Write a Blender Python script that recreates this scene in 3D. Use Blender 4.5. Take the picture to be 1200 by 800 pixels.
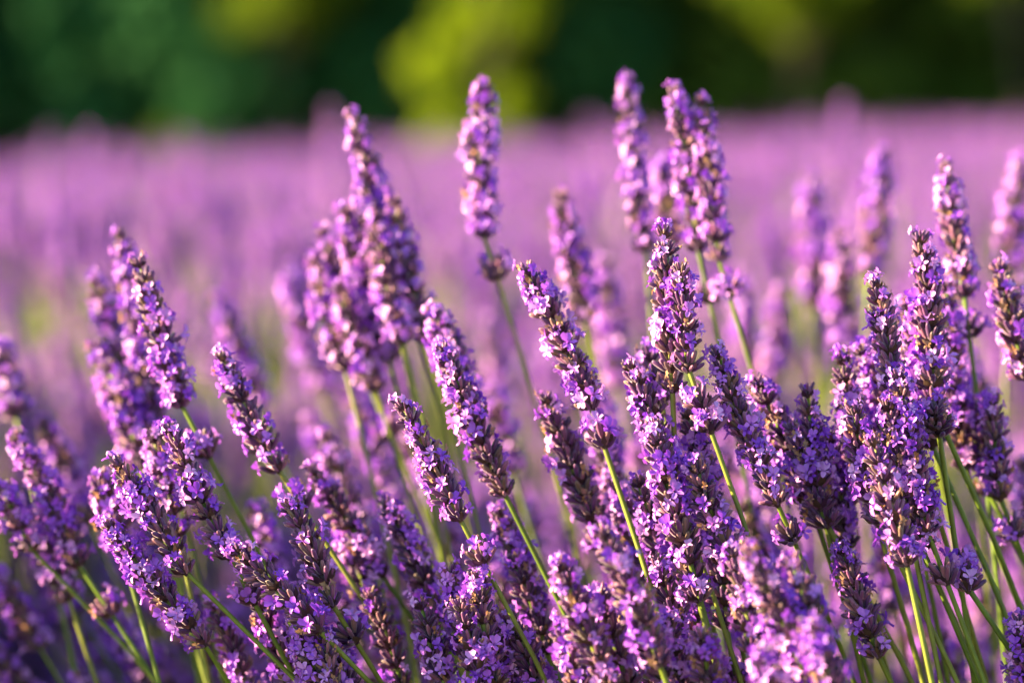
import bpy, math, random
import numpy as np
from mathutils import Vector, Matrix, Quaternion, Euler

for o in list(bpy.data.objects): bpy.data.objects.remove(o)
scene = bpy.context.scene
R = math.radians
rng = random.Random(7)
nrg = np.random.default_rng(11)

# ------------------------------------------------------------------ camera
CAM_H = 0.75          # metres above the soil
LENS = 100.0
FPX = 1200 * LENS / 36.0
FOCUS = 0.97
HORIZON = 164         # photo row of the horizon at mid width
ROLL = R(2.0)         # the camera was held slightly tilted
FSTOP = 4.8
BINF = 1200 * (LENS**2 / (FSTOP * (FOCUS*1000 - LENS))) / 36.0
PITCH = math.atan((400 - HORIZON) / FPX)
cam_d = bpy.data.cameras.new('camera'); cam = bpy.data.objects.new('camera', cam_d)
scene.collection.objects.link(cam)
CAM_ROT = Matrix.Rotation(math.pi/2 - PITCH, 3, 'X') @ Matrix.Rotation(-ROLL, 3, 'Z')
cam.matrix_world = Matrix.Translation((0, 0, CAM_H)) @ CAM_ROT.to_4x4()
cam_d.lens = LENS; cam_d.sensor_width = 36; cam_d.clip_start = 0.02; cam_d.clip_end = 500
cam_d.dof.use_dof = True; cam_d.dof.focus_distance = FOCUS; cam_d.dof.aperture_fstop = FSTOP
cam_d.dof.aperture_blades = 0
scene.camera = cam
cy = scene.cycles; cy.max_bounces = 6; cy.diffuse_bounces = 3; cy.glossy_bounces = 2; cy.transmission_bounces = 4
scene.render.resolution_x = 1024; scene.render.resolution_y = 682

# ------------------------------------------------------------------ world and sun
SUN_POS = Vector((-0.92, 0.02, 0.335)).normalized()     # low evening sun from the left
elev = math.asin(SUN_POS.z); azim = math.atan2(SUN_POS.x, SUN_POS.y)
world = bpy.data.worlds.new('World'); scene.world = world; world.use_nodes = True
wn = world.node_tree.nodes; wl = world.node_tree.links
bg = wn['Background']; sky = wn.new('ShaderNodeTexSky'); sky.sky_type = 'NISHITA'
sky.sun_disc = False; sky.sun_elevation = elev; sky.sun_rotation = azim
wl.new(sky.outputs[0], bg.inputs[0]); bg.inputs[1].default_value = 0.052
sun_d = bpy.data.lights.new('sun', 'SUN'); sun = bpy.data.objects.new('sun', sun_d)
scene.collection.objects.link(sun)
sun_d.energy = 5.0; sun_d.angle = R(0.53); sun_d.color = (1.0, 0.68, 0.40)
sun.rotation_euler = SUN_POS.to_track_quat('Z', 'Y').to_euler(); sun.location = (-3, 0, 4)
vs = scene.view_settings
vs.view_transform = 'Standard'; vs.look = 'None'; vs.gamma = 1; vs.use_curve_mapping = False
vs.exposure = 3.0

# ------------------------------------------------------------------ helpers
COL = scene.collection
def at(px, py, depth):
    """photo pixel + distance along the view axis -> world point"""
    v = Vector(((px - 600) / FPX, (400 - py) / FPX, -1.0)) * depth
    return CAM_ROT @ v + Vector((0, 0, CAM_H))
def depth_of(blur):
    return FOCUS / (1 - blur / BINF)
def props(o, label=None, cat=None, group=None, kind=None):
    if label: o['label'] = label
    if cat: o['category'] = cat
    if group: o['group'] = group
    if kind: o['kind'] = kind
    return o
def link(o, parent=None):
    COL.objects.link(o)
    if parent: o.parent = parent
    return o

class Geo:
    """collects triangles/quads with a material slot and one random value per piece"""
    def __init__(s): s.v = []; s.f = []; s.m = []; s.r = []
    def add(s, verts, faces, mat=0, rnd=None):
        b = len(s.v); rnd = rng.random() if rnd is None else rnd
        s.v.extend([tuple(p) for p in verts]); s.r.extend([rnd] * len(verts))
        for f in faces: s.f.append(tuple(i + b for i in f)); s.m.append(mat)
    def add_geo(s, g, M, mat=None, rnd=None):
        rnd = rng.random() if rnd is None else rnd
        b = len(s.v)
        A = np.array(g.v) @ np.array(M.to_3x3()).T + np.array(M.translation)
        s.v.extend(map(tuple, A)); s.r.extend([rnd] * len(g.v))
        for f, m in zip(g.f, g.m): s.f.append(tuple(i + b for i in f)); s.m.append(m if mat is None else mat)
    def mesh(s, name, mats, smooth=True):
        me = bpy.data.meshes.new(name)
        me.from_pydata(s.v, [], s.f)
        for m in mats: me.materials.append(m)
        me.polygons.foreach_set('material_index', s.m)
        me.polygons.foreach_set('use_smooth', [smooth] * len(s.f))
        a = me.attributes.new('rnd', 'FLOAT', 'POINT'); a.data.foreach_set('value', s.r)
        me.update(); return me

def tube(g, pts, radii, sides=6, mat=0, rnd=None, cap=True):
    V = []; F = []
    n = len(pts); prev = None
    for i, p in enumerate(pts):
        t = (pts[min(i+1, n-1)] - pts[max(i-1, 0)]).normalized()
        if prev is None: prev = t.orthogonal().normalized()
        prev = (prev - t * prev.dot(t)).normalized(); b = t.cross(prev)
        for k in range(sides):
            a = 2 * math.pi * k / sides
            V.append(p + (prev * math.cos(a) + b * math.sin(a)) * radii[i])
    for i in range(n - 1):
        for k in range(sides):
            k2 = (k + 1) % sides
            F.append((i*sides+k, i*sides+k2, (i+1)*sides+k2, (i+1)*sides+k))
    if cap: F.append(tuple((n-1)*sides + k for k in range(sides)))
    g.add(V, F, mat, rnd)

# ------------------------------------------------------------------ materials
def mat_new(name):
    m = bpy.data.materials.new(name); m.use_nodes = True
    nt = m.node_tree; nt.nodes.clear()
    out = nt.nodes.new('ShaderNodeOutputMaterial')
    return m, nt, out
def rnd_value(nt, per_object=True):
    """one random value per piece: stored attribute + object random"""
    a = nt.nodes.new('ShaderNodeAttribute'); a.attribute_name = 'rnd'
    if not per_object: return a.outputs['Fac']
    oi = nt.nodes.new('ShaderNodeObjectInfo')
    ad = nt.nodes.new('ShaderNodeMath'); ad.operation = 'ADD'
    fr = nt.nodes.new('ShaderNodeMath'); fr.operation = 'FRACT'
    nt.links.new(a.outputs['Fac'], ad.inputs[0]); nt.links.new(oi.outputs['Random'], ad.inputs[1])
    nt.links.new(ad.outputs[0], fr.inputs[0]); return fr.outputs[0]
def ramp(nt, fac, stops, interp='LINEAR'):
    r = nt.nodes.new('ShaderNodeValToRGB'); cr = r.color_ramp; cr.interpolation = interp
    while len(cr.elements) < len(stops): cr.elements.new(0.5)
    for e, (p, c) in zip(cr.elements, stops): e.position = p; e.color = (*c, 1)
    nt.links.new(fac, r.inputs[0]); return r.outputs[0]
def noise(nt, scale, detail=3, coord='Object'):
    tc = nt.nodes.new('ShaderNodeTexCoord'); n = nt.nodes.new('ShaderNodeTexNoise')
    n.inputs['Scale'].default_value = scale; n.inputs['Detail'].default_value = detail
    nt.links.new(tc.outputs[coord], n.inputs['Vector']); return n
def mixc(nt, fac, a, b, mode='MIX'):
    m = nt.nodes.new('ShaderNodeMix'); m.data_type = 'RGBA'; m.blend_type = mode
    for sock, val in ((m.inputs[0], fac), (m.inputs[6], a), (m.inputs[7], b)):
        if hasattr(val, 'links'): nt.links.new(val, sock)
        elif isinstance(val, (int, float)): sock.default_value = val
        else: sock.default_value = (*val, 1)
    return m.outputs[2]
def leafy(name, stops, transl=0.3, tcol=None, rough=0.55, nscale=None, spec=0.3, sheen=0.0, per_object=True, namt=0.5):
    m, nt, out = mat_new(name)
    c = ramp(nt, rnd_value(nt, per_object), stops)
    if nscale:
        nz = noise(nt, nscale)
        dark = mixc(nt, 1.0, c, (0.62, 0.6, 0.66), 'MULTIPLY')
        rr = ramp(nt, nz.outputs[0], [(0.38, (0, 0, 0)), (0.62, (namt*2, namt*2, namt*2))])
        c = mixc(nt, rr, c, dark)
    p = nt.nodes.new('ShaderNodeBsdfPrincipled')
    nt.links.new(c, p.inputs['Base Color']); p.inputs['Roughness'].default_value = rough
    p.inputs['Specular IOR Level'].default_value = spec
    p.inputs['Sheen Weight'].default_value = sheen
    if transl > 0:
        t = nt.nodes.new('ShaderNodeBsdfTranslucent'); mx = nt.nodes.new('ShaderNodeMixShader')
        tc = mixc(nt, 1.0, c, tcol or (1, 1, 1), 'MULTIPLY')
        nt.links.new(tc, t.inputs[0]); mx.inputs[0].default_value = transl
        nt.links.new(p.outputs[0], mx.inputs[1]); nt.links.new(t.outputs[0], mx.inputs[2])
        nt.links.new(mx.outputs[0], out.inputs[0])
    else: nt.links.new(p.outputs[0], out.inputs[0])
    return m
M_PETAL = leafy('petal', [(0.0, (0.24, 0.05, 0.66)), (0.3, (0.36, 0.10, 0.75)), (0.55, (0.52, 0.21, 0.80)), (0.8, (0.70, 0.40, 0.84)), (1.0, (0.28, 0.06, 0.70))],
                transl=0.25, tcol=(1.0, 0.7, 1.0), rough=0.42, nscale=900, spec=0.4, namt=0.35)
M_CALYX = leafy('calyx', [(0.0, (0.055, 0.010, 0.090)), (0.35, (0.10, 0.018, 0.13)), (0.62, (0.17, 0.038, 0.16)), (0.84, (0.28, 0.11, 0.17)), (0.95, (0.17, 0.12, 0.06)), (1.0, (0.055, 0.012, 0.08))],
                transl=0.08, rough=0.42, nscale=700, spec=0.5, sheen=0.3)
M_WITHER = leafy('withered_petal', [(0.0, (0.40, 0.20, 0.08)), (0.5, (0.50, 0.32, 0.16)), (1.0, (0.30, 0.17, 0.14))], transl=0.25, nscale=600)
M_BRACT = leafy('bract', [(0.0, (0.05, 0.022, 0.035)), (0.5, (0.08, 0.055, 0.03)), (1.0, (0.045, 0.016, 0.05))], transl=0.15, nscale=500)
M_STEM = leafy('green_stem', [(0.0, (0.09, 0.17, 0.014)), (0.5, (0.13, 0.20, 0.018)), (1.0, (0.17, 0.21, 0.03))], transl=0.0, rough=0.5, nscale=140, spec=0.35, namt=0.35)
M_LEAF = leafy('grey_green_leaf', [(0.0, (0.10, 0.15, 0.04)), (0.5, (0.15, 0.20, 0.06)), (1.0, (0.19, 0.22, 0.10))], transl=0.25, rough=0.6, nscale=60)
PLANT_MATS = [M_CALYX, M_PETAL, M_BRACT, M_STEM, M_WITHER, M_LEAF]
CALYX, PETAL, BRACT, STEM, WITHER, LEAF = range(6)

# ------------------------------------------------------------------ the setting
def ground():
    m, nt, out = mat_new('soil')
    n1 = noise(nt, 1.2, 6); n2 = noise(nt, 25, 6)
    c = ramp(nt, n1.outputs[0], [(0.3, (0.10, 0.075, 0.05)), (0.5, (0.15, 0.115, 0.075)), (0.7, (0.10, 0.11, 0.05))])
    c = mixc(nt, 0.5, c, ramp(nt, n2.outputs[0], [(0.3, (0.08, 0.06, 0.045)), (0.7, (0.2, 0.16, 0.11))]))
    p = nt.nodes.new('ShaderNodeBsdfPrincipled'); p.inputs['Roughness'].default_value = 0.95
    nt.links.new(c, p.inputs['Base Color'])
    b = nt.nodes.new('ShaderNodeBump'); b.inputs['Distance'].default_value = 0.02
    nt.links.new(n2.outputs[0], b.inputs['Height']); nt.links.new(b.outputs[0], p.inputs['Normal'])
    nt.links.new(p.outputs[0], out.inputs[0])
    g = Geo()
    xs = np.concatenate([[-300, -60], np.linspace(-14, 14, 57), [60, 300]])
    ys = np.concatenate([[-300, -40], np.linspace(-4, 34, 96), [80, 400]])
    V = [(x, y, (0.03*math.sin(x*2.1+y*0.7)*math.sin(y*1.7) if abs(x) < 14 and -4 < y < 34 else 0) - 0.03) for y in ys for x in xs]
    nx = len(xs)
    F = [(j*nx+i, j*nx+i+1, (j+1)*nx+i+1, (j+1)*nx+i) for j in range(len(ys)-1) for i in range(nx-1)]
    g.add(V, F)
    o = link(bpy.data.objects.new('ground', g.mesh('ground', [m])))
    props(o, kind='structure')
ground()

# trees and shrubs behind the field
def bark():
    m, nt, out = mat_new('bark')
    n = noise(nt, 14, 6)
    c = ramp(nt, n.outputs[0], [(0.35, (0.03, 0.028, 0.018)), (0.65, (0.08, 0.07, 0.05))])
    p = nt.nodes.new('ShaderNodeBsdfPrincipled'); p.inputs['Roughness'].default_value = 0.9
    nt.links.new(c, p.inputs['Base Color']); nt.links.new(p.outputs[0], out.inputs[0]); return m
M_BARK = bark()
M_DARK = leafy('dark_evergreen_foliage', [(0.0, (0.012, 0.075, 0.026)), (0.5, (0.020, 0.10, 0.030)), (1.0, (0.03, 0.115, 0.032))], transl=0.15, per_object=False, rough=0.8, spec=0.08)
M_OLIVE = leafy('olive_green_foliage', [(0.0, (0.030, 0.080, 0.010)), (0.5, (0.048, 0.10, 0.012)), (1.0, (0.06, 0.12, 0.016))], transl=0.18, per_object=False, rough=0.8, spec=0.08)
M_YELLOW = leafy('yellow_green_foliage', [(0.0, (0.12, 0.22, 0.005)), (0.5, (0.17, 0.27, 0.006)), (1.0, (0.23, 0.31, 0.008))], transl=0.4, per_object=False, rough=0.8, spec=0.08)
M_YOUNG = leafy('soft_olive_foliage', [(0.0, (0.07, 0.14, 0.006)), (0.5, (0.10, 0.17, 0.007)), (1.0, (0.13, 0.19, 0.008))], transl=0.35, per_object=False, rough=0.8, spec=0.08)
LEAFQ = [(-0.5, 0, 0), (0, -0.28, 0.05), (0.5, 0, 0), (0, 0.28, 0.05)]
def crown_mesh(name, mat, w, z0, z1, nleaf, size, seed, taper=0.5):
    r = np.random.default_rng(seed); g = Geo()
    ncl = 42
    cl = []
    for i in range(ncl):
        t = r.random(); a = r.random()*2*math.pi; rr = math.sqrt(r.random())
        prof = (1 - taper*t) * (0.75 + 0.25*math.sin(math.pi*min(1, t*1.3+0.1)))
        cl.append((w/2*prof*rr*math.cos(a), w/2*prof*rr*math.sin(a), z0 + (z1-z0)*t, w*(0.13 + 0.10*r.random())))
    V = np.zeros((nleaf*4, 3)); L = np.array(LEAFQ)
    rn = np.repeat(r.random(nleaf), 4)
    for i in range(nleaf):
        c = cl[r.integers(ncl)]
        d = r.normal(size=3); d /= np.linalg.norm(d); d *= c[3] * (0.55 + 0.5*r.random())
        q = np.array(Euler(r.random(3)*6.28).to_matrix())
        V[i*4:i*4+4] = (L * size*(0.7+0.6*r.random())) @ q.T + np.array(c[:3]) + d
    V[:, 2] = np.maximum(V[:, 2], 0.03)
    g.v = list(map(tuple, V)); g.r = list(rn)
    g.f = [(k*4, k*4+1, k*4+2, k*4+3) for k in range(nleaf)]; g.m = [0]*nleaf
    return g.mesh(name, [mat], smooth=False), cl
def trunk_mesh(name, h, rad, cl, seed):
    r = random.Random(seed); g = Geo()
    pts = [Vector((0.06*h*0.3*math.sin(i*1.3+seed), 0.04*h*0.3*math.cos(i*1.7), -0.06 + h*i/7)) for i in range(8)]
    pts[0].x = pts[0].y = 0
    tube(g, pts, [rad*(1.35 if i == 0 else 1)*(1 - 0.11*i) for i in range(8)], 8)
    for c in cl[::2]:
        k = min(6, max(1, int(c[2]/h*7*0.75)))
        a = pts[k]; b = Vector(c[:3])
        mid = a.lerp(b, 0.5) + Vector((0, 0, 0.05*h*r.random()))
        tube(g, [a, mid, b], [rad*0.4, rad*0.24, rad*0.08], 5)
    return g.mesh(name, [M_BARK])
def tree(name, label, cat, group, meshes, x, y, rz, s=1.0):
    e = link(bpy.data.objects.new(name, None)); e.location = (x, y, 0); e.rotation_euler = (0, 0, rz); e.scale = (s, s, s)
    e.empty_display_size = 0.2
    props(e, label, cat, group)
    for nm, me in meshes:
        link(bpy.data.objects.new(nm, me), e)
def make_trees():
    kinds = []
    for k in range(3):
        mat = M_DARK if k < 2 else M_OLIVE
        c, cl = crown_mesh('crown', mat, 3.0, 0.12, 5.0, 14000, 0.21, 20 + k)
        kinds.append([('trunk', trunk_mesh('trunk', 4.6, 0.13, cl, k)), ('crown', c)])
    i = 0
    for row, y0 in enumerate((26.0, 27.3, 28.8, 30.1)):
        for k in range(11):
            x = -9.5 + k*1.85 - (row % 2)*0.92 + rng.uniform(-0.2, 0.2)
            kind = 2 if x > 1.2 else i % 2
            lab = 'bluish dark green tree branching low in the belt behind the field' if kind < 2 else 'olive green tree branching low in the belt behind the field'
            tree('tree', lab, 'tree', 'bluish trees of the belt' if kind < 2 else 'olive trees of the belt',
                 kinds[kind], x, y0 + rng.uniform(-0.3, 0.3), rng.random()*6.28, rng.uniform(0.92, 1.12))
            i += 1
    def yellow(nm, label, cat, x, y, w, z0, z1, n, seed, mat=M_YOUNG):
        c, cl = crown_mesh('crown', mat, w, z0, z1, n, 0.11, seed, 0.25)
        tree(nm, label, cat, None, [('trunk', trunk_mesh('trunk', max(z1*0.8, 0.5), 0.018 + 0.005*z1, cl, seed)), ('crown', c)], x, y, 0)
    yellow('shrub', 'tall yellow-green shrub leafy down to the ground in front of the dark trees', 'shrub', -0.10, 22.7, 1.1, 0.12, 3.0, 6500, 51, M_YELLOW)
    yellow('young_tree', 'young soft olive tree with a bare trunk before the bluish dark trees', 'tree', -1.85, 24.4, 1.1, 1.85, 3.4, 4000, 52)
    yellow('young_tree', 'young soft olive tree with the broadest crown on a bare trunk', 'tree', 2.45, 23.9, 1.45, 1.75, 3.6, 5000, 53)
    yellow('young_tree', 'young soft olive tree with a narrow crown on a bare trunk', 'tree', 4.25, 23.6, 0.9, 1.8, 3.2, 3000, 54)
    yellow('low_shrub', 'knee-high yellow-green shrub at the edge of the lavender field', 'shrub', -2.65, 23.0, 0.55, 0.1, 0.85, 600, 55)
make_trees()

# ------------------------------------------------------------------ lavender pieces
def calyx_geo(seed):
    r = random.Random(seed); g = Geo(); S = 5; V = []; F = []
    rings = [(0.0, 0.10), (0.22, 0.19), (0.62, 0.215), (0.9, 0.17), (1.0, 0.08)]
    bend = r.uniform(-0.08, 0.08)
    for j, (z, rad) in enumerate(rings):
        for k in range(S):
            a = 2*math.pi*k/S; q = rad*(1 + r.uniform(-0.1, 0.1))
            V.append((math.cos(a)*q + bend*z*z, math.sin(a)*q, z + (r.uniform(-0.03, 0.05) if j == 4 else 0)))
    for j in range(4):
        for k in range(S): F.append((j*S+k, j*S+(k+1) % S, (j+1)*S+(k+1) % S, (j+1)*S+k))
    F.append(tuple(4*S+k for k in range(S)))
    g.add(V, F, CALYX, 0.0); return g
def flower_geo(seed, mat=PETAL):
    """two-lipped corolla: short tube, two upright upper lobes, three spreading lower lobes"""
    r = random.Random(seed); g = Geo(); S = 5
    V = []; F = []
    for z, rad in ((0.0, 0.10), (0.45, 0.17)):
        for k in range(S):
            a = 2*math.pi*k/S; V.append((math.cos(a)*rad, math.sin(a)*rad, z))
    for k in range(S): F.append((k, (k+1) % S, S+(k+1) % S, S+k))
    g.add(V, F, mat, 0.0)
    lobes = [(62, 0.56, 0.24, 0.75), (118, 0.56, 0.24, 0.75), (200, 0.40, 0.17, 0.25), (270, 0.46, 0.19, 0.0), (340, 0.40, 0.17, 0.25)]
    for ang, ln, wd, up in lobes:
        a = R(ang + r.uniform(-12, 12)); ln *= r.uniform(0.8, 1.15); wd *= r.uniform(0.85, 1.2); up += r.uniform(-0.15, 0.2)
        d = Vector((math.cos(a), math.sin(a), 0)); s = Vector((-math.sin(a), math.cos(a), 0)); z = Vector((0, 0, 1))
        o = d*0.15 + z*0.44
        curl = r.uniform(-0.30, 0.15); tw = r.uniform(-0.10, 0.10)
        rows = []
        for t, w in ((0, 0.42), (0.5, 1.0), (1.0, 0.62)):
            c = o + d*ln*t*(1 - 0.2*up) + z*(up*ln*t + curl*t*t)
            cup = 0.10*w
            rows.append([c - s*wd*w + z*(cup + tw*t), c + d*(0.05 if t == 1 else 0) - z*0.03, c + s*wd*w + z*(cup - tw*t)])
        V = [p for row in rows for p in row]
        g.add(V, [(0, 1, 4, 3), (1, 2, 5, 4), (3, 4, 7, 6), (4, 5, 8, 7)], mat, 0.0)
    return g
def bract_ring(g, r, n, ln):
    for k in range(n):
        a = 2*math.pi*k/n + r.uniform(-0.3, 0.3)
        d = Vector((math.cos(a), math.sin(a), 0)); s = Vector((-math.sin(a), math.cos(a), 0)); z = Vector((0, 0, 1))
        l = ln*r.uniform(0.8, 1.2); w = l*0.32; base = z*(-0.0012) + d*0.0007
        V = [base, base + d*l*0.45 + z*l*0.25 - s*w, base + d*l*0.5 + z*l*0.18, base + d*l*0.45 + z*l*0.25 + s*w, base + d*l*0.85 + z*l*0.75]
        g.add(V, [(0, 2, 1), (0, 3, 2), (1, 2, 4), (2, 3, 4)], BRACT)
CAL_G = [calyx_geo(i) for i in range(4)]
FLO_G = [flower_geo(10 + i) for i in range(6)]
WIT_G = [flower_geo(30 + i, WITHER) for i in range(3)]
CAL_ME = [g.mesh('calyx', [M_CALYX]) for g in CAL_G]
FLO_ME = [g.mesh('flower', [M_CALYX, M_PETAL]) for g in FLO_G]
WIT_ME = [g.mesh('withered_flower', [M_CALYX, M_PETAL, M_BRACT, M_STEM, M_WITHER]) for g in WIT_G]
CAL_L, FLO_S = 0.0048, 0.0037

def whorl_layout(r, full=1.0, n=None, bloom=0.45, top=False):
    """list of (kind, variant, matrix) in the whorl's own frame (z along the stem)"""
    L = []
    n = n or r.randint(15, 19)
    a0 = r.random()*6.28; fav = r.random()*6.28
    for k in range(n):
        tier = k % 2
        a = a0 + 2*math.pi*k/n + r.uniform(-0.2, 0.2)
        tilt = R(r.uniform(40, 62) if tier == 0 else r.uniform(18, 42))
        if top: tilt = R(r.uniform(8, 42))
        q = Quaternion((0, 0, 1), a) @ Quaternion((0, 1, 0), tilt)
        ax = q @ Vector((0, 0, 1))
        o = Vector((math.cos(a), math.sin(a), 0))*0.0013 + Vector((0, 0, (0.0012 if tier else -0.0008) + r.uniform(-0.0007, 0.0007)))
        cl = CAL_L*full*r.uniform(0.82, 1.12)
        L.append(('calyx', r.randrange(4), Matrix.LocRotScale(o, q, Vector((cl*0.72, cl*0.72, cl)))))
        u = r.random()**(1 + 0.6*math.cos(a - fav)) if r.random() < 0.9 else r.random()
        if u < bloom or u > 0.955:
            fs = FLO_S*(0.8 + 0.2*full)*r.uniform(0.8, 1.15)
            # upper lip turned to the top of the spike
            qf = Quaternion((0, 0, 1), a) @ Quaternion((0, 1, 0), tilt + R(r.uniform(-5, 22))) @ Quaternion((0, 0, 1), R(90 + r.uniform(-35, 35)))
            oo = o + ax*cl*0.78
            if u < bloom: L.append(('flower', r.randrange(6), Matrix.LocRotScale(oo, qf, Vector((fs,)*3))))
            else: L.append(('withered_flower', r.randrange(3), Matrix.LocRotScale(oo, qf, Vector((fs*0.55, fs*0.55, fs*0.7)))))
    return L
SRC = {'calyx': CAL_G, 'flower': FLO_G, 'withered_flower': WIT_G}
MES = {'calyx': CAL_ME, 'flower': FLO_ME, 'withered_flower': WIT_ME}
def whorl_into(g, lay, M, r, bn=5, bl=0.0042):
    for kind, v, m in lay: g.add_geo(SRC[kind][v], M @ m)
    gb = Geo(); bract_ring(gb, r, bn, bl)
    g.add_geo(gb, M, rnd=r.random())
def joined_whorl(seed, top=False, bloom=0.45):
    r = random.Random(seed); g = Geo()
    whorl_into(g, whorl_layout(r, top=top, bloom=bloom), Matrix(), r)
    return g.mesh('whorl', PLANT_MATS)
WHORL_ME = [joined_whorl(100 + i, bloom=0.34 + 0.05*i) for i in range(10)]
TOP_ME = [joined_whorl(140 + i, top=True, bloom=0.35) for i in range(3)]
BASE_ME = []
for i in range(6):
    g = Geo(); r = random.Random(160 + i); bract_ring(g, r, 6, 0.0046)
    tube(g, [Vector((0, 0, z)) for z in (-0.002, -0.0006, 0.001, 0.0026)], [0.0007, 0.0014, 0.0015, 0.0008], 6, BRACT, cap=False)
    BASE_ME.append(g.mesh('whorl', PLANT_MATS))

def whorl_stations(L, r):
    """distances along the spike from its base, with a size for each whorl"""
    n = max(3, int(round(L/0.0060)))
    w = [1.22 - 0.45*i/n + r.uniform(-0.14, 0.14) for i in range(n)]
    s = sum(w[:-1]) + 0.5*w[-1]; c = 0; out = []
    for i in range(n):
        t = c/s; c += w[i]
        f = 0.86 + 0.32*math.sin(math.pi*min(1, t*0.85 + 0.12)) - 0.30*t
        out.append((t*L*0.97, f*r.uniform(0.93, 1.07)))
    return out
def frame(pos, axis, spin):
    q = axis.to_track_quat('Z', 'Y') @ Quaternion((0, 0, 1), spin)
    return pos, q
def bez(p0, p1, p2, t):
    return p0*(1-t)**2 + p1*2*t*(1-t) + p2*t*t

def leaf_mesh_geo(g, p, d, up, ln, w, rnd=None):
    s = d.cross(up).normalized()
    V = []
    for t, k in ((0, 0.5), (0.35, 1.0), (0.75, 0.7), (1.0, 0.05)):
        c = p + d*ln*t + up*(ln*0.12*math.sin(t*2.2)) - Vector((0, 0, 1))*ln*0.2*t*t
        V += [c - s*w*k + up*w*0.35, c, c + s*w*k + up*w*0.35]
    F = []
    for j in range(3):
        for k in range(2): F.append((j*3+k, j*3+k+1, (j+1)*3+k+1, (j+1)*3+k))
    g.add(V, F, LEAF, rnd)

def lavender(tip, base, label, group=None, gaps=(), bend=None, sharp=False, seed=0, bloom=0.45, stem_to=None, thick=1.0):
    """one lavender stem: stalk from the soil to the tip, whorls along the spike (and detached ones below it)"""
    r = random.Random(seed)
    ax = (tip - base); L = ax.length; ax.normalize()
    t = -ax
    if stem_to is not None: sd = (stem_to - base).normalized()
    else: sd = (t + Vector((0.03 + r.uniform(-0.05, 0.05), r.uniform(-0.06, 0.06), -0.12))).normalized()
    reach = 0.30
    mid = base + sd*reach
    if mid.z < 0.12: mid = base + sd*(base.z - 0.12)/max(0.2, -sd.z)
    foot = Vector((mid.x + sd.x*0.06 + r.uniform(-0.02, 0.02), mid.y + sd.y*0.06 + r.uniform(-0.02, 0.02), -0.03))
    root = bpy.data.objects.new('lavender_stem', None); link(root); root.location = foot; root.empty_display_size = 0.02
    props(root, label, 'lavender', group)
    off = -foot
    # stalk
    curve = [bez(foot, mid, base, k/11) for k in range(12)]
    bow = Vector((r.uniform(-1, 1), r.uniform(-1, 1), 0))*0.003
    spine = [base + ax*L*k/4 + bow*math.sin(math.pi*k/4)*0.5 for k in range(1, 5)]
    spine[-1] = base + ax*(L*0.93)
    pts = [p + off for p in curve + spine]
    rad = [0.00115*thick]*4 + [0.0010*thick]*4 + [0.0009*thick]*4 + [0.0010, 0.0009, 0.0008, 0.0005]
    g = Geo(); tube(g, pts, rad, 6, STEM, r.random())
    link(bpy.data.objects.new('stalk', g.mesh('stalk', PLANT_MATS)), root)
    # a pair of narrow leaves low on the stalk
    g = Geo()
    for k in range(2):
        kk = 5 + k*0; p = pts[kk]; a = r.random()*6.28 if k == 0 else a + math.pi
        d = Vector((math.cos(a)*0.5, math.sin(a)*0.5, 0.8)).normalized()
        up = d.cross(Vector((math.sin(a), -math.cos(a), 0))).normalized()
        leaf_mesh_geo(g, p, d, up, r.uniform(0.025, 0.04), 0.0018)
    link(bpy.data.objects.new('leaf', g.mesh('leaf', PLANT_MATS)), root)
    # whorls
    st = [(base + ax*s + bow*math.sin(math.pi*min(1, s/L))*0.5, ax, f, s/L) for s, f in whorl_stations(L, r)]
    seglen = [(curve[i+1]-curve[i]).length for i in range(11)]
    for gp in gaps:
        d = gp; i = 10
        while i > 0 and d > seglen[i]: d -= seglen[i]; i -= 1
        p = curve[i+1].lerp(curve[i], d/seglen[i]); st.append((p, (curve[i+1]-curve[i]).normalized(), 1.12, -1.0))
    for i, (p, a, f, tt) in enumerate(st):
        top = tt > 0.9
        pos, q = frame(p + off, a, r.random()*6.28)
        if sharp:
            o = bpy.data.objects.new('whorl', BASE_ME[r.randrange(6)])
            o.location = pos; o.rotation_mode = 'QUATERNION'; o.rotation_quaternion = q; o.scale = (f*thick*1.09,)*3
            link(o, root)
            bl = bloom*r.choice((0.3, 0.5, 0.75, 0.95, 1.2, 1.5))
            if top or tt < 0: bl = max(bl, 0.42)
            for kind, v, m in whorl_layout(r, n=(10 if top else r.randint(15, 19)), bloom=bl, top=top):
                c = bpy.data.objects.new(kind, MES[kind][v]); c.matrix_basis = m; link(c, o)
        else:
            o = bpy.data.objects.new('whorl', TOP_ME[r.randrange(3)] if top else WHORL_ME[r.randrange(10)])
            o.location = pos; o.rotation_mode = 'QUATERNION'; o.rotation_quaternion = q; o.scale = (f*thick*1.09,)*3
            link(o, root)
    return root

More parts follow.
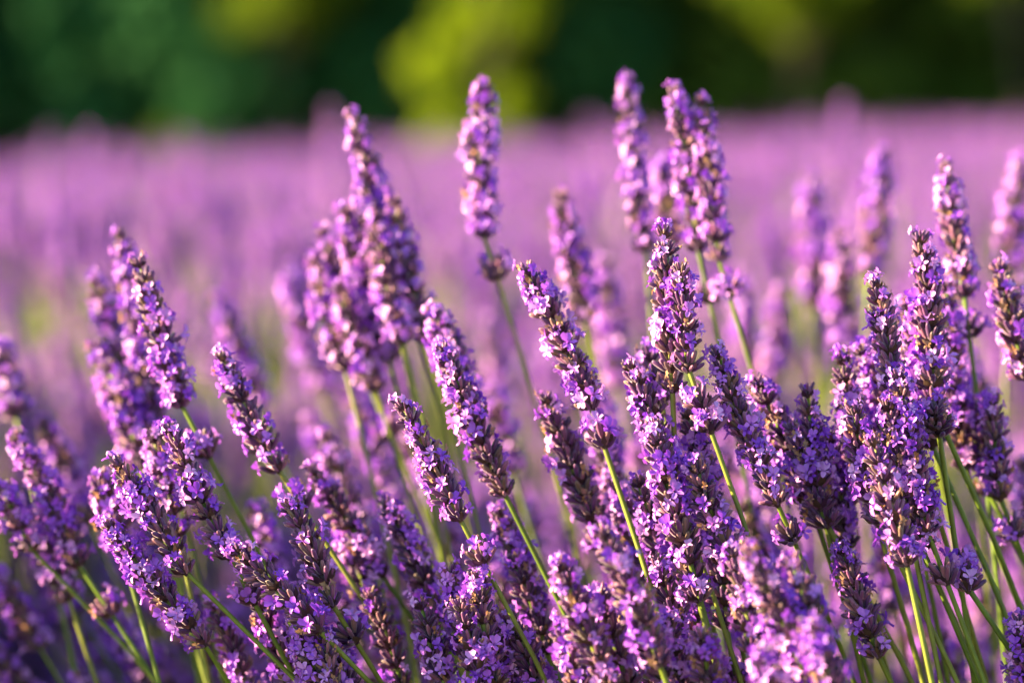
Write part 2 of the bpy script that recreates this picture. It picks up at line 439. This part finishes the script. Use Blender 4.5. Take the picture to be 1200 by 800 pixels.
# ------------------------------------------------------------------ the stems one can tell apart
# tip x,y | spike base x,y | blur in photo px (+ behind focus, - before it) | detached whorls (px below spike base) | point the stem runs to | label
SPIKES = [
 (160,298,212,472,  4,(42,),(320,665),'lit lavender spike with one detached whorl, foremost of three tall ones standing together'),
 (138,265,182,515, 9,(),None,'soft tall lavender spike directly behind the lit one with a detached whorl'),
 (108,318,150,480, 12,(),None,'soft lavender spike outermost of the tall group of three'),
 (110,402,162,545, 10,(),None,'short soft lavender spike tucked low against the tall group of three'),
 (252,345,305,475, 18,(),None,'blurred lone lavender spike behind the long leaning one with the pale tip'),
 (256,410,325,548,  3,(28,),(500,800),'leaning lavender spike with pale tip and a detached whorl on a long straight green stem'),
 (-2,405,18,485, 14,(),None,'soft lavender spike standing alone behind the short plump one'),
 (15,505,92,660,  6,(45,),(190,800),'leaning lavender spike with a brownish detached whorl hanging below it'),
 (2,565,36,642,  6,(),(200,800),'short plump lavender spike on an oblique stem crossing below the brownish whorl'),
 (132,535,216,668, 1,(),(345,785),'sharp lavender spike, middle one of three leaning side by side over the blue shade'),
 (196,494,268,650, 1,(35,),(345,785),'sharp lavender spike, highest of three leaning side by side over the blue shade'),
 (122,608,238,752, 1,(),(275,806),'long sharp lavender spike, lowest of three leaning side by side over the blue shade'),
 (176,503,208,625, 4,(),None,'dark shaded lavender spike half hidden behind the highest of the three leaning ones'),
 (116,556,142,640, 5,(),None,'small dark lavender spike peeping out behind the lowest of the three leaning ones'),
 (268,640,372,736, 0,(),(440,800),'sharp lavender spike bowed over almost to the horizontal'),
 (336,586,388,705, 1,(30,),(455,806),'sharp upright-ish lavender spike crossing the one bowed over'),
 (350,745,392,815, 0,(),None,'lavender spike low in the near plants below the bowed one'),
 (398,765,408,830, 1,(),None,'small lavender tip low in the near plants beside the stem of the bowed one'),
 (362,545,447,672, 5,(),(540,800),'soft leaning lavender spike whose stem runs between two long green stems'),
 (449,582,512,722, 4,(),(545,806),'pale lilac lavender spike overlapping the dense upright clump low in the near plants'),
 (466,466,538,606, 0,(34,),(625,760),'sharp slender lavender spike with a dark detached whorl below it'),
 (514,400,590,576, 2,(),(690,765),'sharp dark violet lavender spike on a stem forking into the green blades'),
 (506,362,545,465, 6,(),None,'small soft lavender tip peeking over the sharp dark violet spike'),
 (410,130,468,318, 10,(),None,'tall soft lavender spike highest of the dense pinkish clump'),
 (376,265,432,450, 11,(40,),(530,660),'soft lavender spike in the dense pinkish clump with a detached whorl on a green stem'),
 (404,240,455,420, 10,(),None,'soft lavender spike in the heart of the dense pinkish clump'),
 (340,308,378,455, 22,(),None,'strongly blurred lavender spike behind the dense pinkish clump'),
 (462,228,502,400,  9,(),(560,600),'soft lavender spike at the inner side of the dense pinkish clump with a dark stem'),
 (568,95,566,275, 10,(27,),(632,470),'tall upright lavender spike before the yellow-green shrub with a detached whorl'),
 (612,308,692,475,  2,(22,),(745,625),'sharp lavender spike with a pinkish detached whorl on a thin green stem'),
 (655,222,685,372, 12,(),(705,450),'soft lavender spike behind the one with the pinkish detached whorl'),
 (708,305,726,450, 20,(),None,'blurred lavender spike between two sharper ones across the thin green stem'),
 (636,458,694,606,  3,(),None,'plump lavender spike below the pinkish detached whorl'),
 (676,540,716,660,  5,(),None,'shaded lavender spike directly behind the plump one below the pinkish whorl'),
 (735,85,756,292, 12,(),None,'tallest soft lavender spike beside the close pair'),
 (788,98,818,290,  8,(40,),(860,480),'soft tall lavender spike, shaded partner of the close pair'),
 (820,110,842,302,  8,(24,),(885,440),'soft tall lavender spike of the close pair with a detached whorl on a dark stem'),
 (772,185,786,285, 16,(),None,'blurred small lavender spike squeezed behind the close tall pair'),
 (778,262,788,455,  1,(),None,'sharp tall lavender spike touching its twin, the higher tip of the two'),
 (797,308,806,430,  0,(22,52),(872,605),'sharp lavender spike with two loose whorls below it on a bare green stem'),
 (733,422,776,530,  1,(),None,'sharp violet lavender spike with a white tip flower beside the sharp twins'),
 (757,408,775,470,  4,(),None,'small lavender tip just behind the spike with the white tip flower'),
 (766,488,808,655, -1,(),None,'sharp dense lavender spike rising under the sharp twins'),
 (802,478,834,610,  2,(),None,'dark shaded lavender spike pressed to the dense one under the sharp twins'),
 (838,405,910,588,  1,(28,),(965,705),'sharp lit lavender spike leaning over a bare green stem with one small whorl below'),
 (884,440,956,608,  3,(),(1010,760),'bright pinkish lavender spike beside the lit leaning one'),
 (945,450,962,592,  2,(),(1000,740),'violet lavender spike with a square top beside the bright pinkish one'),
 (985,412,1012,560, 3,(),None,'outermost lavender spike of the crowded violet bunch'),
 (1006,400,1040,560,4,(),None,'lavender spike inside the crowded violet bunch'),
 (1024,325,1050,455,1,(),None,'sharp lavender spike with two tip flowers rising from the crowded violet bunch'),
 (1077,268,1094,475,2,(),None,'highest lavender spike of the crowded violet bunch'),
 (1052,430,1086,620,0,(38,),(1150,780),'lavender spike in the crowded violet bunch with a flat loose whorl low on its stem'),
 (1022,510,1062,658,-1,(),None,'lowest lavender spike of the crowded violet bunch'),
 (1108,190,1130,345, 7,(22,),(1150,500),'tall lavender spike with dark calyces and a detached whorl behind the crowded bunch'),
 (1036,175,1020,320,18,(),None,'blurred tall upright lavender spike before the plain purple field'),
 (948,205,955,358, 22,(),None,'strongly blurred lavender spike, higher of two beside the plain purple field'),
 (985,270,992,402, 18,(),None,'blurred lavender spike between two taller blurred ones'),
 (916,340,902,455, 22,(),None,'strongly blurred short lavender spike above the bright pinkish one'),
 (868,320,876,430, 24,(),None,'strongly blurred lavender spike beside the dark bare stem'),
 (1196,182,1184,335,17,(),None,'blurred lavender spike rising high behind the blue-tipped one'),
 (1170,306,1202,440, 4,(),None,'violet lavender spike with a blue tip above a thick pale stem'),
 (1108,325,1130,545, 5,(),None,'soft pink-brown lavender spike behind the crowded violet bunch'),
 (1162,460,1172,582, 4,(26,),(1215,690),'broad lavender spike with a detached whorl over upright green stems'),
 (1150,470,1158,575, 5,(),None,'lavender spike merged with the broad one over the upright green stems'),
 (1098,482,1100,505, 1,(),(1122,650),'tiny dark lavender head of a single whorl on two crossing stems'),
 (1128,655,1134,688, 1,(),(1215,800),'tiny lavender head with one long upper flower among crossing green stems'),
 (985,636,1028,765,  1,(),(1060,830),'lilac lavender spike hanging alone among the green stems'),
 (700,615,772,775, -5,(),None,'soft pinkish lavender spike leaning in front of the dark shaded ones'),
 (654,655,712,800, -4,(),None,'soft lavender spike in front of the grey-green blade'),
 (560,668,578,800,  0,(),None,'dense upright lavender spike in the clump low in the near plants'),
 (523,664,552,770,  1,(),None,'brownish lavender spike at the side of the upright clump low in the near plants'),
 (594,718,640,835,  1,(),None,'lit lavender spike leaning out of the upright clump low in the near plants'),
 (744,555,796,730,  2,(),None,'dark violet lavender spike behind the soft pinkish leaning one'),
 (836,605,852,732,  2,(45,),(868,850),'lavender spike with withered tan calyces over a flat loose whorl'),
 (876,640,948,800, -6.5,(),None,'out-of-focus lavender spike in front of the one with tan calyces'),
 (946,722,985,850, -7.5,(),None,'out-of-focus pale lavender tip in front low in the near plants'),
 (893,755,915,880, -7,(),None,'out-of-focus short lavender tip beside the pale one low in the near plants'),
 (582,592,628,715,  4,(),None,'shaded violet lavender spike between the green stems under the sharp dark one'),
 (1194,722,1212,830, 0,(),None,'dark violet lavender spike at the foot of the green stems'),
 (1102,740,1118,850, 9,(),None,'soft pink lavender spike low between the crossing green stems'),
 (298,590,330,700,  9,(),None,'soft shaded lavender spike behind the bowed over one'),
 (572,372,592,490, 27,(),None,'strongly blurred violet lavender spike behind the bare oblique stem'),
 (48,490,105,610, 14,(),None,'soft pinkish lavender spike behind the one with the brownish whorl'),
 (690,450,720,560, 12,(),None,'soft pink lavender spike behind the thin green stem'),
 (1060,350,1085,470, 6,(),None,'soft lilac lavender spike filling the gap between the two highest of the crowded bunch'),
 (105,150,110,260, 50,(),None,'faint tall lavender spike looming from the field against the dark trees'),
 (388,125,392,250, 50,(),None,'faint tall lavender spike just behind the tip of the pinkish clump'),
 (990,118,992,240, 50,(),None,'faint tall lavender spike looming from the field below the broad young olive crown'),
 (1062,520,1080,640,0,(),None,'lavender spike packed inside the crowded violet bunch, half covered by its neighbours'),
 (1000,470,1030,610,0,(),None,'lavender spike packed inside the crowded violet bunch, half covered by its neighbours'),
 (1038,465,1062,600,0,(),None,'lavender spike packed inside the crowded violet bunch, half covered by its neighbours'),
 (1070,370,1092,520,3,(),None,'lavender spike packed inside the crowded violet bunch, half covered by its neighbours'),
 (972,505,992,640,3,(),None,'lavender spike packed inside the crowded violet bunch, half covered by its neighbours'),
 (1030,395,1052,520,4,(),None,'lavender spike packed inside the crowded violet bunch, half covered by its neighbours'),
 (815,540,850,640,-1,(),None,'lavender spike packed under the sharp twins, half covered by its neighbours'),
 (782,560,818,700,0,(),None,'lavender spike packed under the sharp twins, half covered by its neighbours'),
 (720,560,762,680,4,(),None,'lavender spike packed under the sharp twins, half covered by its neighbours'),
 (700,490,735,610,6,(),None,'lavender spike packed under the sharp twins, half covered by its neighbours'),
 (925,495,968,612,2,(),None,'lavender spike packed under the sharp twins, half covered by its neighbours'),
 (610,740,650,850,2,(),None,'lavender spike squeezed between others low in the near plants'),
 (478,640,520,742,5,(),None,'lavender spike squeezed between others low in the near plants'),
 (812,690,832,810,2,(),None,'lavender spike squeezed between others low in the near plants'),
 (735,690,780,820,-3,(),None,'lavender spike squeezed between others low in the near plants'),
 (700,690,735,800,-2.5,(),None,'slightly soft lavender spike standing forward of the sharp ones low in the near plants'),
 (765,650,800,770,1,(),None,'lavender spike squeezed between others low in the near plants'),
 (660,720,690,830,-3,(),None,'slightly soft lavender spike standing forward of the sharp ones low in the near plants'),
 (855,640,880,760,-3,(),None,'slightly soft lavender spike standing forward of the sharp ones low in the near plants'),
 (820,740,840,850,-3.5,(),None,'slightly soft lavender spike standing forward of the sharp ones low in the near plants'),
 (560,700,600,820,1,(),None,'lavender spike squeezed between others low in the near plants'),
 (535,700,560,810,0,(),None,'lavender spike squeezed between others low in the near plants'),
 (345,690,385,790,1,(),None,'lavender spike squeezed between others low in the near plants'),
 (375,740,400,840,0,(),None,'lavender spike squeezed between others low in the near plants'),
 (925,650,955,760,-5.5,(),None,'slightly soft lavender spike standing forward of the sharp ones low in the near plants'),
 (780,720,810,830,-2,(),None,'lavender spike squeezed between others low in the near plants'),
 (150,330,182,475,9,(),None,'soft lavender spike filling in behind the group of three tall ones'),
 (124,425,166,545,9,(),None,'soft lavender spike filling in behind the group of three tall ones'),
 (440,248,470,400,9,(),None,'soft lavender spike thickening the dense pinkish clump'),
 (394,330,440,455,10,(),None,'soft lavender spike thickening the dense pinkish clump'),
 (424,200,458,340,10,(),None,'soft lavender spike thickening the dense pinkish clump'),
 (366,300,404,430,11,(),None,'soft lavender spike thickening the dense pinkish clump'),
 (402,600,440,720,6,(),None,'lavender spike squeezed between others low in the near plants'),
 (430,690,470,800,3,(),None,'lavender spike squeezed between others low in the near plants'),
 (490,700,525,815,1,(),None,'lavender spike squeezed between others low in the near plants'),
 (300,700,345,800,2,(),None,'lavender spike squeezed between others low in the near plants'),
 (600,650,640,760,3,(),None,'lavender spike squeezed between others low in the near plants'),
 (680,740,715,850,0,(),None,'lavender spike squeezed between others low in the near plants'),
 (750,730,780,850,0,(),None,'lavender spike squeezed between others low in the near plants'),
 (890,690,915,800,1,(),None,'lavender spike squeezed between others low in the near plants'),
 (40,600,80,700,8,(),None,'soft lavender spike just behind the brownish detached whorl'),
 (245,700,290,810,4,(),None,'lavender spike squeezed between others low in the near plants'),
]
SETS = {'filling in behind the group': 'soft spikes behind the tall three', 'thickening the dense': 'spikes thickening the pinkish clump', 'standing forward of the sharp': 'slightly soft spikes at the front', 'inside the crowded': 'spikes packed in the crowded bunch', 'packed under the sharp': 'spikes packed under the sharp twins', 'low in the near plants': 'spikes squeezed in low in the near plants'}
for i, (tx, ty, bx, by, bl, gaps, st, lab) in enumerate(SPIKES):
    d = depth_of(bl); r = random.Random(900 + i)
    db = d + r.uniform(-0.006, 0.006)*(1 if abs(bl) < 6 else 2)
    tip = at(tx, ty, d); base = at(bx, by, db)
    if st is None and bx > 880 and abs(bl) < 6: st = (bx + r.uniform(30, 90), by + 150)
    sto = at(st[0], st[1], db + r.uniform(-0.01, 0.02)) if st else None
    lavender(tip, base, lab, next((v for k, v in SETS.items() if k in lab and ('packed' in lab or 'squeezed' in lab or 'forward' in lab or 'filling in' in lab or 'thickening' in lab)), None), gaps=[(g + 24)*db/FPX for g in gaps], sharp=abs(bl) <= 5, seed=2000 + i,
             bloom=r.uniform(0.30, 0.58), stem_to=sto, thick=r.uniform(0.95, 1.1)*(1.1 if abs(bl) > 12 else 1.0))

# look-alike stems: the rest of the near plants, and the first plants across the furrow
def surface(x, y):
    """height of the lavender tops over the field"""
    row = math.cos((y - 2.6 + 0.12*x)*2*math.pi/1.5)
    return 0.635 + 0.035*row + 0.02*math.sin(x*3.1 + y*1.3) + 0.015*math.sin(x*7.7 - y*2.9)
n_ind = 0
for i in range(78):
    r = random.Random(5000 + i)
    px = r.uniform(-40, 1240); blur = r.uniform(9, 22)
    lo = 470 - 90*max(0, min(1, (px - 250)/700)) + (60 if px < 350 else 0)
    py = r.uniform(lo, 830) if px > 350 else r.uniform(560, 860)
    d = depth_of(blur); L = r.uniform(0.032, 0.048)
    lean = R(32 - 26*max(0, min(1, px/1100)) + r.uniform(-7, 7))
    tip = at(px, py, d); base = tip + Vector((math.sin(lean), r.uniform(-0.2, 0.2), -math.cos(lean)))*L
    lavender(tip, base, 'soft lavender spike deep among the stems of the near plants, seen between sharper ones',
             'soft spikes deep inside the near plants', seed=7000 + i, gaps=[0.01] if r.random() < 0.3 else ())
for i in range(88):
    r = random.Random(6000 + i)
    y = r.uniform(1.75, 2.75); x = r.uniform(-0.25*y, 0.25*y)
    z = surface(x, y) + r.gauss(0, 0.025) - (abs(r.gauss(0, 0.07)) if r.random() < 0.4 else 0); L = r.uniform(0.04, 0.06)
    lean = r.gauss(0.1, 0.16); la = r.gauss(0, 0.15)
    tip = Vector((x, y, z)); base = tip + Vector((math.sin(lean), la, -1)).normalized()*L
    lavender(tip, base, 'hazy lavender spike on the first row of plants across the furrow',
             'spikes on the first row across the furrow', seed=8000 + i)

# ------------------------------------------------------------------ the rest of the field (nobody could count it)
def whole_spike(seed, H=0.62):
    r = random.Random(seed); g = Geo()
    L = r.uniform(0.042, 0.062)
    lean = r.uniform(-0.05, 0.05)
    pts = [Vector((lean*((k/10.0)**2)*H, 0, -H + H*k/10)) for k in range(11)]
    tube(g, [p for p in pts], [0.0014]*11, 5, STEM)
    ax = (pts[-1] - pts[-2]).normalized()
    tube(g, [pts[-1], pts[-1] + ax*L], [0.0011, 0.0006], 5, STEM)
    for s, f in whorl_stations(L, r):
        q = ax.to_track_quat('Z', 'Y') @ Quaternion((0, 0, 1), r.random()*6.28)
        M = Matrix.LocRotScale(pts[-1] + ax*s, q, Vector((f*1.08,)*3))
        whorl_into(g, whorl_layout(r, top=s > 0.9*L, bloom=r.uniform(0.45, 0.7)), M, r)
    if r.random() < 0.5:
        M = Matrix.LocRotScale(pts[-1] - ax*0.012, ax.to_track_quat('Z', 'Y'), Vector((0.9,)*3))
        whorl_into(g, whorl_layout(r), M, r)
    return g.mesh('spike', PLANT_MATS)
def leaf_tuft(seed):
    r = random.Random(seed); g = Geo()
    for k in range(34):
        a = r.random()*6.28; e = r.uniform(0.25, 1.2)
        d = Vector((math.cos(a)*math.cos(e), math.sin(a)*math.cos(e), math.sin(e)))
        up = d.cross(Vector((math.sin(a), -math.cos(a), 0))).normalized()
        p = Vector((r.uniform(-0.02, 0.02), r.uniform(-0.02, 0.02), r.uniform(0, 0.06)))
        leaf_mesh_geo(g, p, d, up, r.uniform(0.03, 0.06), 0.0019)
    tube(g, [Vector((0, 0, -0.16)), Vector((0.005, 0, -0.05)), Vector((0, 0.004, 0.05))], [0.003, 0.0024, 0.0012], 5, LEAF)
    return g.mesh('tuft', PLANT_MATS)
def scatter(name, sources, P, ROT, SCL, IDX, label, cat):
    src = bpy.data.collections.new(name + '_source')
    for i, me in enumerate(sources):
        src.objects.link(bpy.data.objects.new('%s_piece_%02d' % (name, i), me))
    me = bpy.data.meshes.new(name); me.from_pydata(list(map(tuple, P)), [], [])
    for nm, ty, key, arr in (('rot', 'FLOAT_VECTOR', 'vector', ROT), ('scl', 'FLOAT', 'value', SCL), ('pick', 'INT', 'value', IDX)):
        a = me.attributes.new(nm, ty, 'POINT'); a.data.foreach_set(key, np.asarray(arr).ravel())
    o = link(bpy.data.objects.new(name, me)); props(o, label, cat, kind='stuff')
    ng = bpy.data.node_groups.new(name, 'GeometryNodeTree')
    ng.interface.new_socket('Geometry', in_out='INPUT', socket_type='NodeSocketGeometry')
    ng.interface.new_socket('Geometry', in_out='OUTPUT', socket_type='NodeSocketGeometry')
    N = ng.nodes; Lk = ng.links
    gi = N.new('NodeGroupInput'); go = N.new('NodeGroupOutput')
    iop = N.new('GeometryNodeInstanceOnPoints'); ci = N.new('GeometryNodeCollectionInfo')
    ci.inputs['Collection'].default_value = src; ci.inputs['Separate Children'].default_value = True; ci.inputs['Reset Children'].default_value = True
    def attr(nm, ty):
        n = N.new('GeometryNodeInputNamedAttribute'); n.data_type = ty; n.inputs['Name'].default_value = nm; return n.outputs['Attribute']
    e2r = N.new('FunctionNodeEulerToRotation'); Lk.new(attr('rot', 'FLOAT_VECTOR'), e2r.inputs[0])
    Lk.new(gi.outputs[0], iop.inputs['Points']); Lk.new(ci.outputs[0], iop.inputs['Instance'])
    iop.inputs['Pick Instance'].default_value = True
    Lk.new(attr('pick', 'INT'), iop.inputs['Instance Index']); Lk.new(e2r.outputs[0], iop.inputs['Rotation'])
    Lk.new(attr('scl', 'FLOAT'), iop.inputs['Scale']); Lk.new(iop.outputs[0], go.inputs[0])
    md = o.modifiers.new('scatter', 'NODES'); md.node_group = ng
    return o
def field():
    P = []
    # plants standing outside the frame on both sides of the near ones
    for k in range(2400):
        x = nrg.uniform(-1.7, 1.1); y = nrg.uniform(0.8, 1.95)
        if abs(x) < 0.20*y + 0.05: continue
        P.append((x, y, surface(x, 2.6) + nrg.normal(0, 0.03) - 0.015 - (abs(nrg.normal(0, 0.06)) if nrg.random() < 0.4 else 0)))
    # extra unseen heads on the sun's side, added to shade the lower left
    for k in range(1500):
        y = nrg.uniform(1.05, 2.1); x = -0.2*y - 0.04 - 0.75*nrg.random()**1.4
        P.append((x, y, nrg.uniform(0.42, 0.66)))
    # lower, shaded heads on the flank of the near plants and in the furrow
    for k in range(1500):
        y = nrg.uniform(1.28, 2.35); x = nrg.uniform(-0.24*y - 0.2, 0.24*y + 0.2)
        if x < -0.02 and y < 1.8 and nrg.random() < 0.5: continue
        P.append((x, y, nrg.uniform(0.36, (0.47 if x < 0 else 0.56) if y < 1.75 else 0.60)))
    y = 1.9
    while y < 22.5:
        w = 0.24*y + 0.5
        dens = 300 if y < 6 else 240 if y < 12 else 170
        n = int(dens*2*w*0.1)
        xs = nrg.uniform(-w, w, n); yy = nrg.uniform(y, y+0.1, n)
        for x, q in zip(xs, yy):
            row = math.cos((q - 2.6 + 0.12*x)*2*math.pi/1.5)
            if row < -0.55 and nrg.random() < 0.75: continue
            z = surface(x, q) + nrg.normal(0, 0.022) - (abs(nrg.normal(0, 0.075)) if nrg.random() < 0.45 and q < 6 else 0)
            if nrg.random() < 0.12: z += nrg.uniform(0.02, 0.085)
            z += 0.022*math.sin(x*2.3 + 1.7*math.sin(q*0.9)) * math.sin(q*1.1 + x*0.8)
            P.append((x, q, z))
        y += 0.1
    P = np.array(P); n = len(P)
    # the instance origin is the base of the spike
    P[:, 2] -= 0.05
    ROT = np.stack([nrg.normal(0, 0.14, n), nrg.normal(-0.08, 0.15, n), nrg.uniform(0, 0, n)], 1)
    SCL = nrg.uniform(0.88, 1.15, n); IDX = (nrg.integers(0, 6, n) + np.where(P[:, 1] > 3.2, 6, 0)).astype(np.int32)
    scatter('lavender_field', [whole_spike(300 + i) for i in range(6)] + [whole_spike(320 + i, 0.26) for i in range(6)], P, ROT, SCL, IDX,
            'hazy purple lavender field stretching back to the dark trees', 'lavender field')
    Q = []
    for k in range(5200):
        y = 0.7 + 9*nrg.random()**1.6; w = 0.24*y + 0.45
        x = nrg.uniform(-w, w)
        row = math.cos((y - 2.6 + 0.12*x)*2*math.pi/1.5) if y > 1.7 else (1 if y < 1.4 else -0.6)
        if row < -0.5: continue
        Q.append((x, y, 0.10 + 0.15*max(0, 0.5 + 0.5*row)*nrg.random()**0.5))
    Q = np.array(Q); n = len(Q)
    scatter('lavender_foliage', [leaf_tuft(400 + i) for i in range(4)], Q, np.stack([nrg.normal(0, .3, n), nrg.normal(0, .3, n), nrg.uniform(0, 6.28, n)], 1),
            nrg.uniform(0.8, 1.3, n), nrg.integers(0, 4, n).astype(np.int32), 'narrow grey-green lavender leaves low under the flower stems', 'leaves')
field()
